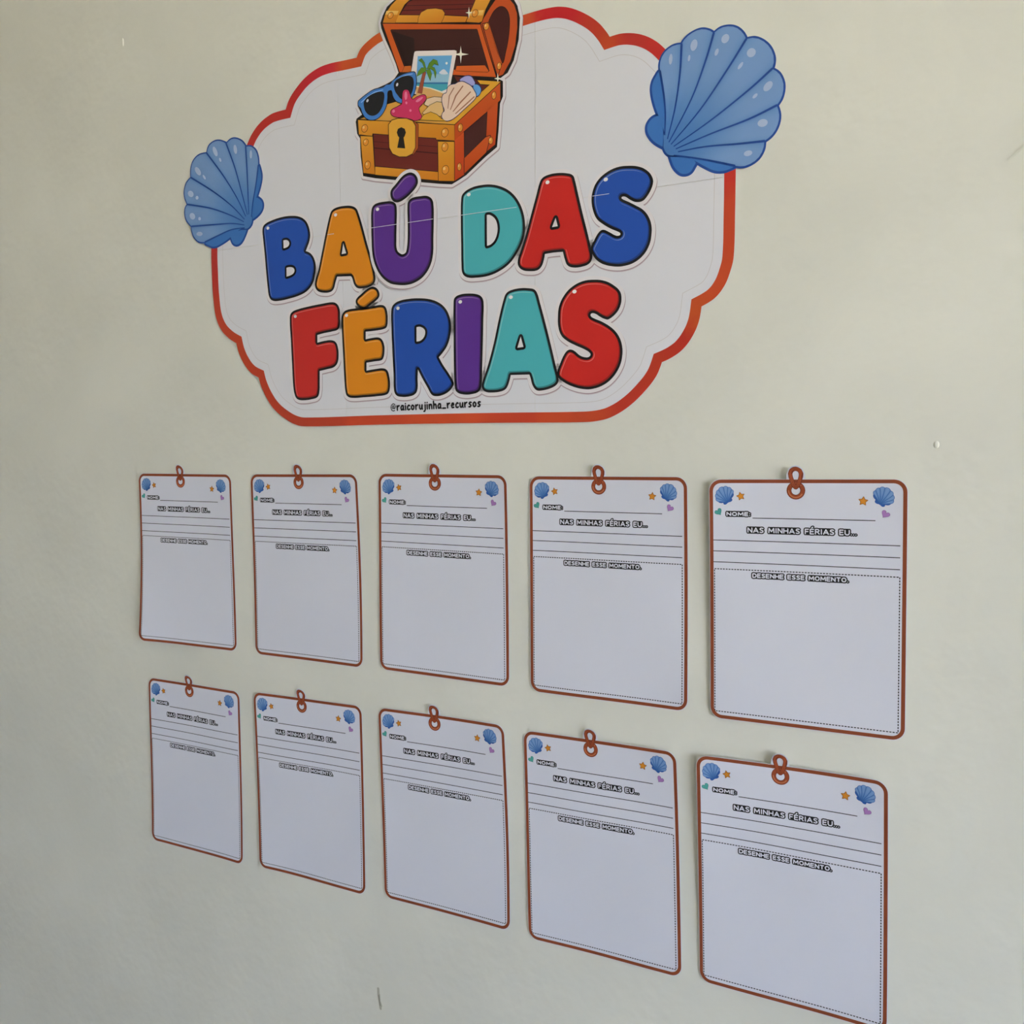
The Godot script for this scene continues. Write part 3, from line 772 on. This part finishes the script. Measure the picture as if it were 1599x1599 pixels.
func rib_ink(ink: Ink, d: Dictionary, k: int, layer: float, rows: int, cols: int, turn: Callable) -> void:
	var la := trail(d.lines[k])
	var lb := trail(d.lines[k + 1])
	var arc := trail(d.arcs[k])
	var grid := []
	for j in rows + 1:
		var t := 1.0 - float(j) / rows        # 1 at the scalloped rim, 0 at the hinge
		var a := at_share(la, 1.0 - t)
		var b := at_share(lb, 1.0 - t)
		var row := []
		for i in cols + 1:
			var s := float(i) / cols
			var cap := at_share(arc, s) - la[0].lerp(lb[0], s)
			row.append(turn.call(a.lerp(b, s) + cap * pow(t, 3.0)))
		grid.append(row)
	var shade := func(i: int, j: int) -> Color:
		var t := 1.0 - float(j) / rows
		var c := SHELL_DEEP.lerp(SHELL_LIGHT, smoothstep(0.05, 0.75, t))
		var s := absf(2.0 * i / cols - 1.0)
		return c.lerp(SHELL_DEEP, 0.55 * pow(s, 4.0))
	for j in rows:
		for i in cols:
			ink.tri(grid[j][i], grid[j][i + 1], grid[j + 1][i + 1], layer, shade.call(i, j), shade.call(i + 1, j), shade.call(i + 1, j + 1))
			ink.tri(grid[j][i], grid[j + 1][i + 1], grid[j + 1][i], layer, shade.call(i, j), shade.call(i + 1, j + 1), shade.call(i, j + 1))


func shell_outline(d: Dictionary) -> PackedVector2Array:
	var fan := PackedVector2Array()
	for arc in d.arcs:
		fan.append_array(trail(arc))
	var back := trail(d.lines[7])
	fan.append_array(back)
	var first := trail(d.lines[0])
	first.reverse()
	fan.append_array(first)
	if Geometry2D.is_polygon_clockwise(fan):
		fan.reverse()
	return fan


func seashell(parent: Node3D, d: Dictionary, label: String) -> void:
	var shell := group_node("seashell", parent, label)
	var same := func(p: Vector2) -> Vector2: return p
	var all: Array = [shell_outline(d), curve(d.hinge)]
	for a in d.flaps + d.ears:
		all.append(curve(a))
	var under := fresh()
	for a in all:
		for g in grow(a, 0.0019):
			under.poly(g, 3.0, SHELL_LINE)
			under.poly(g, -6, PAPER, true)
			under.edge(g, 3.0, -6, SHELL_LINE)
	put(under, "outline", shell)
	for a in d.ears:
		var k := fresh()
		for g in grow(curve(a), -0.0008):
			k.poly(g, 5, SHELL_BACK)
		put(k, "hinge_ear", shell)
	for a in d.flaps:
		var k := fresh()
		for g in grow(curve(a), -0.0006):
			k.poly(g, 5, SHELL_BACK)
		put(k, "side_flap", shell)
	var h := fresh()
	for g in grow(curve(d.hinge), -0.0004):
		h.poly(g, 6, SHELL_DEEP)
	put(h, "hinge", shell)
	for k in 7:
		var r := fresh()
		rib_ink(r, d, k, 8, 18, 8, same)
		put(r, "rib", shell)
	var lines := fresh()
	for a in d.lines:
		var t := trail(a)
		for i in t.size() - 1:
			var wide := lerpf(0.0012, 0.0005, float(i) / t.size())
			lines.stroke(PackedVector2Array([t[i], t[i + 1]]), wide, 10, SHELL_LINE)
	put(lines, "rib_line", shell)
	for s in d.spots:
		var spot := fresh()
		spot.poly(curve(s, 3), 10, Color(0.68, 0.755, 0.87))
		put(spot, "pale_spot", shell)


func treasure_chest(parent: Node3D) -> void:
	var chest := group_node("treasure_chest", parent, "printed open treasure chest with sunglasses, starfish, shell and beach photo")
	var by := {}
	var order := []
	var base := pts(CHEST[0][3])
	var halo := fresh()
	for g in grow(base, 0.0044):
		halo.poly(moved(g, Vector2(0.0004, -0.0017)), 1.0, Color(0.84, 0.80, 0.82))
		halo.poly(moved(g, Vector2(0.0003, -0.0009)), 1.7, Color(0.68, 0.59, 0.62))
	for g in grow(base, 0.0041):
		halo.poly(g, 2.5, Color(0.925, 0.905, 0.91))
	put(halo, "halo", chest)
	for e in CHEST:
		if e[0] in ["strap", "sparkle"]:
			by[e[0]] = fresh()
		elif not by.has(e[0]):
			by[e[0]] = fresh()
			order.append(e[0])
		var shape: PackedVector2Array = curve(e[3], 4) if e[4] else pts(e[3])
		if Geometry2D.is_polygon_clockwise(shape):
			shape.reverse()
		var layer: float = 4.0 + 1.2 * e[1]
		if e[5] > 0:
			for g in grow(shape, 0.00014 * e[5]):
				by[e[0]].poly(g, layer - 0.5, Color(0.16, 0.07, 0.06) if e[0] != "seashell" else Color(0.13, 0.16, 0.38))
		if e[0] == "outline":
			shape = grow(shape, 0.0006)[0]
		if e[0] == "strap":
			# gold and orange ink run into each other on the fittings
			var low := shape[0].y
			var high := shape[0].y
			for p in shape:
				low = minf(low, p.y)
				high = maxf(high, p.y)
			var gold := ink_colour(e[2])
			by[e[0]].shaded(shape, layer, func(p: Vector2) -> Color: return gold.lerp(Color(gold.r * 0.93, gold.g * 0.80, gold.b * 0.6), (high - p.y) / maxf(high - low, 0.001)))
		else:
			by[e[0]].poly(shape, layer, ink_colour(e[2]))
		if e[0] in ["strap", "sparkle"]:
			put(by[e[0]], e[0], chest)
	for k in order:
		put(by[k], k, chest)
	for r in RIVETS:
		var ink := fresh()
		var at := Vector2(r[0], r[1]) * 0.0001
		var layer: float = 4.0 + 1.2 * r[4]
		ink.poly(oval(at, (r[2] + 6) * 0.0001, (r[3] + 6) * 0.0001), layer, Color(0.33, 0.16, 0.07))
		ink.poly(oval(at, r[2] * 0.0001, r[3] * 0.0001), layer + 0.7, Color(0.93, 0.60, 0.22))
		ink.poly(oval(at + Vector2(-r[2], r[3]) * 0.000035, r[2] * 0.00004, r[3] * 0.00004, 8), layer + 1.4, Color(0.98, 0.80, 0.50))
		put(ink, "rivet", chest)


# ================================================================ lettering from strokes
# outlines of the strokes, cap height and half stroke width in metres, squeezed or stretched to the given total width
func text_shapes(words: String, cap: float, half: float, width: float, space := 0.34, step := 0.26) -> Array:
	var key := "%s %f %f %f" % [words, cap, half, width]
	if text_cache.has(key):
		return text_cache[key]
	var total := 0.0
	for ch in words:
		total += (space if ch == " " else GLYPHS[ch][0]) + step
	total -= step
	var sx := (width - 2 * half) / total
	var out := []
	var x := 0.0
	for ch in words:
		if ch == " ":
			x += space + step
			continue
		for st in GLYPHS[ch][1]:
			for i in range(0, st.size() - 2, 2):
				var a := Vector2((x + st[i]) * sx + half, st[i + 1] * (cap - 2 * half) + half)
				var b := Vector2((x + st[i + 2]) * sx + half, st[i + 3] * (cap - 2 * half) + half)
				out.append_array(Shapes.thick(PackedVector2Array([a, b]), half))
		x += GLYPHS[ch][0] + step
	text_cache[key] = out
	return out


# ================================================================ worksheets
const SHEET_PAPER := Color(0.88, 0.89, 0.93)
const SHEET_BORDER := Color(0.565, 0.28, 0.16)
const CORD := Color(0.66, 0.31, 0.18)
const CORD_DARK := Color(0.47, 0.19, 0.11)
const PLACES := [
	"upper row, under the blue shell beside the letter B",
	"upper row, under the blue letter B and red letter F",
	"upper row, right under the small black handle lettering",
	"upper row, under the last red letter S",
	"upper row, under the blue shell on the sign's upper corner",
	"lower row, end of the row on the letter B side",
	"lower row, second from the end on the letter B side",
	"lower row, middle of its five",
	"lower row, second from the end away from the letter B",
	"lower row, end of the row away from the letter B",
]


func on_sheet(x: float, y: float) -> Vector2:
	return Vector2(x - SHEET_W / 2, SHEET_H / 2 - y) * 0.001


func sheet_outline() -> PackedVector2Array:
	var out := PackedVector2Array()
	var r := 12.0
	var e := 0.5
	for k in [[r, r, 180.0], [SHEET_W - r, r, 270.0], [SHEET_W - r, SHEET_H - r, 0.0], [r, SHEET_H - r, 90.0]]:
		for i in 9:
			var t := deg_to_rad(k[2] + 90.0 * i / 8)
			out.append(on_sheet(k[0] + cos(t) * (r + e), k[1] + sin(t) * (r + e)))
	out.reverse()
	if Geometry2D.is_polygon_clockwise(out):
		out.reverse()
	return out


func worksheet(index: int) -> void:
	var s: Array = SHEETS[index]
	var root := Node3D.new()
	root.name = "worksheet" if index == 0 else "worksheet_%03d" % index
	add_child(root)
	root.position = Vector3(s[0], s[1] + REF_Y, 0.0018)
	root.rotation.z = s[2]
	root.set_meta("label", "white holiday worksheet, " + PLACES[index])
	root.set_meta("category", "worksheet")
	root.set_meta("group", "orange-bordered worksheets taped in two rows")
	var lift := func(p: Vector2) -> float:
		var u := clampf(p.x * 1000.0 / SHEET_W + 0.5, 0.0, 1.0)
		var vv := 0.5 - p.y * 1000.0 / SHEET_H
		var v := clampf(vv, 0.0, 1.0)
		var z: float = s[3] * pow((1 - u) * (1 - v), 2) + s[4] * pow(u * (1 - v), 2) + s[5] * pow(u * v, 2) + s[6] * pow((1 - u) * v, 2)
		var tab := maxf(0.0, -vv * SHEET_H / 14.0)
		return z * 0.01 + 0.0042 * minf(tab, 1.2) * minf(tab, 1.2) + 0.0006 * sin(u * 7.0 + index) * sin(v * 5.0 + index * 2.0)

	# paper with the little tab above the top edge
	var rect := sheet_outline()
	var tab_shape := PackedVector2Array()
	for q in [[78.2, 4.0], [78.0, -1.0], [78.2, -5.5], [80.2, -10.2], [83.4, -13.2], [87.3, -14.3], [91.2, -13.2], [94.3, -10.2], [96.0, -5.5], [96.2, -1.0], [96.0, 4.0]]:
		tab_shape.append(on_sheet(q[0], q[1]))
	tab_shape.reverse()
	var outline := rect
	for m in Geometry2D.merge_polygons(rect, tab_shape):
		if not Geometry2D.is_polygon_clockwise(m):
			outline = m
	var dense := PackedVector2Array()
	for i in outline.size():
		var a := outline[i]
		var b := outline[(i + 1) % outline.size()]
		var k := maxi(1, int(a.distance_to(b) / 0.006))
		for j in k:
			dense.append(a.lerp(b, float(j) / k))
	var white := func(_p: Vector2) -> Color: return SHEET_PAPER
	var none := PackedVector2Array()
	var paper := fresh(lift)
	paper.cells(outline, none, 0.0065, 0, white)
	paper.cells(outline, none, 0.0065, -4, white, true)
	paper.edge(dense, 0, -4, SHEET_PAPER)
	put(paper, "paper", root)

	var frame := fresh(lift)
	var outer: PackedVector2Array = grow(rect, -0.0005)[0]
	var inner: PackedVector2Array = grow(rect, -0.0041)[0]
	var rust := func(_p: Vector2) -> Color: return SHEET_BORDER
	frame.cells(outer, inner, 0.0065, 1.5, rust)
	put(frame, "border", root, "rounded rust-orange printed border")

	cord_loop(root, lift)
	small_shell(root, lift, 14.8, 15.5, true)
	small_shell(root, lift, 169.8, 15.7, false)
	star(root, lift, 32.1, 17.2, 4.3, 0.25)
	star(root, lift, 150.6, 21.0, 4.5, -0.1)
	heart(root, lift, 9.2, 33.7, 4.3, -0.62, Color(0.31, 0.66, 0.63), "turquoise printed heart")
	heart(root, lift, 170.7, 33.3, 4.4, 0.6, Color(0.68, 0.50, 0.76), "purple printed heart")

	var dark := Color(0.20, 0.21, 0.23)
	var a := fresh(lift)
	a.rule(on_sheet(44.1, 39.6), on_sheet(161.8, 39.7), 0.00042, 1.5, dark)
	put(a, "name_line", root)
	for y in [63.3, 74.8, 86.3]:
		var l := fresh(lift)
		l.rule(on_sheet(3.6, y), on_sheet(184.2, y), 0.00042, 1.5, dark)
		put(l, "writing_line", root)
	var d := fresh(lift)
	var box := [Vector2(4.6, 93.6), Vector2(184.0, 93.6), Vector2(184.0, 245.6), Vector2(4.6, 245.6)]
	for k in 4:
		var from: Vector2 = box[k]
		var to: Vector2 = box[(k + 1) % 4]
		var n := int(from.distance_to(to) / 2.9)
		for j in n:
			var p := from.lerp(to, (j + 0.0) / n)
			var q := from.lerp(to, (j + 0.68) / n)
			d.rule(on_sheet(p.x, p.y), on_sheet(q.x, q.y), 0.0005, 1.5, Color(0.09, 0.10, 0.12))
	put(d, "dashed_frame", root, "dashed printed drawing frame")
	caption(root, lift, "name_caption", "NOME:", 16.2, 39.0, 26.9, 6.7)
	caption(root, lift, "heading", "NAS MINHAS FÉRIAS EU...", 37.7, 56.0, 108.3, 8.0)
	caption(root, lift, "drawing_caption", "DESENHE ESSE MOMENTO.", 42.6, 102.6, 96.1, 7.2)


# white capitals with a heavy black contour
func caption(root: Node3D, lift: Callable, called: String, words: String, x: float, base: float, width: float, height: float) -> void:
	var fat := 0.00172
	var thin := 0.00058
	var contour := fresh(lift)
	for p in text_shapes(words, height * 0.001, fat, width * 0.001):
		contour.poly(moved(p, on_sheet(x, base)), 2, Color(0.06, 0.06, 0.07))
	# the contours of neighbouring letters run together into one dark block for each word
	var total := -0.26
	for ch in words:
		total += (0.34 if ch == " " else GLYPHS[ch][0]) + 0.26
	var sx := (width * 0.001 - 2 * fat) / total
	var at := 0.0
	for word in words.split(" "):
		var long := -0.26
		for ch in word.replace(".", "").replace(":", ""):
			long += GLYPHS[ch][0] + 0.26
		var y := height * 0.0005
		var from := on_sheet(x, base) + Vector2(at * sx + fat, y)
		contour.rule(from, from + Vector2(long * sx, 0), y - fat * 0.15, 2, Color(0.06, 0.06, 0.07))
		for ch in word:
			at += GLYPHS[ch][0] + 0.26
		at += 0.34 + 0.26
	var grown := fat - thin
	var letters := fresh(lift)
	for p in text_shapes(words, height * 0.001 - 2 * grown, thin, width * 0.001 - 2 * grown):
		letters.poly(moved(p, on_sheet(x, base) + Vector2(grown, grown)), 3.5, SHEET_PAPER)
	var c := put(contour, called, root, "printed words " + words)
	put(letters, "white_letters", c)


func cord_loop(root: Node3D, lift: Callable) -> void:
	var cx := 87.2
	var ring := fresh(lift)
	for pass_no in 3:
		var half: float = [2.35, 1.75, 0.5][pass_no]
		var col: Color = [CORD_DARK, CORD, Color(0.83, 0.50, 0.34)][pass_no]
		for i in 24:
			if pass_no == 2 and (i < 12 or i > 21) and i != 3:
				continue
			var t0 := TAU * i / 24
			var t1 := TAU * (i + 1) / 24
			var r := 6.7 + (0.35 if pass_no == 2 else 0.0)
			ring.stroke(PackedVector2Array([on_sheet(cx + cos(t0) * r, 11.0 - sin(t0) * r), on_sheet(cx + cos(t1) * r, 11.0 - sin(t1) * r)]), half * 0.001, 2.0 + pass_no * 1.2, col)
	put(ring, "ring", root, "rust-brown printed ring below the loop")
	var path := [[0.0, 8.0], [-2.0, 6.2], [-3.6, 1.5], [-5.0, -3.0], [-5.3, -6.0], [-4.0, -9.0], [-1.6, -10.5], [0.0, -10.7], [1.6, -10.5], [4.0, -9.0], [5.3, -6.0], [5.0, -3.0], [3.6, 1.5], [2.0, 6.2], [0.0, 8.0]]
	var loop := fresh(lift)
	for pass_no in 2:
		for i in path.size() - 1:
			loop.stroke(PackedVector2Array([on_sheet(cx + path[i][0], path[i][1]), on_sheet(cx + path[i + 1][0], path[i + 1][1])]), [0.0021, 0.00155][pass_no], 6.0 + pass_no * 1.2, [CORD_DARK, CORD][pass_no])
	# twist of the cord
	for i in path.size() - 1:
		for h in 2:
			var k := (h + 0.5) / 2.0
			var p := Vector2(lerpf(path[i][0], path[i + 1][0], k), lerpf(path[i][1], path[i + 1][1], k))
			var dir := (Vector2(path[i + 1][0], path[i + 1][1]) - Vector2(path[i][0], path[i][1])).normalized().rotated(0.9)
			loop.stroke(PackedVector2Array([on_sheet(cx + p.x - dir.x * 0.9, p.y - dir.y * 0.9), on_sheet(cx + p.x + dir.x * 0.9, p.y + dir.y * 0.9)]), 0.0003, 8.4, Color(0.58, 0.27, 0.15))
	put(loop, "cord_loop", root, "rust-brown printed cord loop on the tab")


func small_shell(root: Node3D, lift: Callable, x: float, y: float, mirrored: bool) -> void:
	var d := SHELL_A
	var mid := Vector2(0.3485, 0.075)
	var outline := shell_outline(d)
	var box := Rect2(outline[0], Vector2.ZERO)
	for p in outline:
		box = box.expand(p)
	mid = box.get_center()
	var size := 0.0185 / maxf(box.size.x, box.size.y)
	var here := on_sheet(x, y)
	var turn := func(p: Vector2) -> Vector2:
		var q := ((p - mid) * size).rotated(0.42)
		return here + (Vector2(-q.x, q.y) if mirrored else q)
	var place := func(list: PackedVector2Array) -> PackedVector2Array:
		var out := PackedVector2Array()
		for p in list:
			out.append(turn.call(p))
		if Geometry2D.is_polygon_clockwise(out):
			out.reverse()
		return out
	var shell := fresh(lift)
	for a in [outline, curve(d.hinge)] + d.flaps.map(func(f): return curve(f)) + d.ears.map(func(f): return curve(f)):
		for g in grow(place.call(a), 0.0003):
			shell.poly(g, 1.5, Color(0.20, 0.38, 0.68))
	for k in 7:
		rib_ink(shell, d, k, 3, 5, 3, turn)
	for a in d.lines:
		shell.stroke(place_line(a, turn), 0.00022, 4.2, Color(0.19, 0.37, 0.66))
	put(shell, "seashell", root, "small blue printed scallop shell")


func place_line(a: Array, turn: Callable) -> PackedVector2Array:
	var out := PackedVector2Array()
	for p in trail(a, 2):
		out.append(turn.call(p))
	return out


func star(root: Node3D, lift: Callable, x: float, y: float, r: float, turn: float) -> void:
	var p := PackedVector2Array()
	for i in 10:
		var t := PI / 2 + turn + TAU * i / 10
		var k := r if i % 2 == 0 else r * 0.52
		p.append(on_sheet(x, y) + Vector2(cos(t), sin(t)) * k * 0.001)
	var ink := fresh(lift)
	for g in grow(p, 0.0003):
		ink.poly(g, 1.5, Color(0.66, 0.42, 0.16))
	for g in grow(p, -0.0004):
		ink.poly(g, 2.7, Color(0.86, 0.55, 0.16))
	put(ink, "star", root, "small orange printed star")


func heart(root: Node3D, lift: Callable, x: float, y: float, r: float, turn: float, col: Color, label: String) -> void:
	var p := PackedVector2Array()
	for i in 28:
		var t := TAU * i / 28
		var q := Vector2(16 * pow(sin(t), 3), 13 * cos(t) - 5 * cos(2 * t) - 2 * cos(3 * t) - cos(4 * t)) / 17.0
		p.append(on_sheet(x, y) + (q * r * 0.001).rotated(-turn))
	if Geometry2D.is_polygon_clockwise(p):
		p.reverse()
	var ink := fresh(lift)
	ink.poly(p, 1.5, col.darkened(0.12))
	for g in grow(p, -0.0006):
		ink.poly(g, 2.7, col)
	put(ink, "heart", root, label)
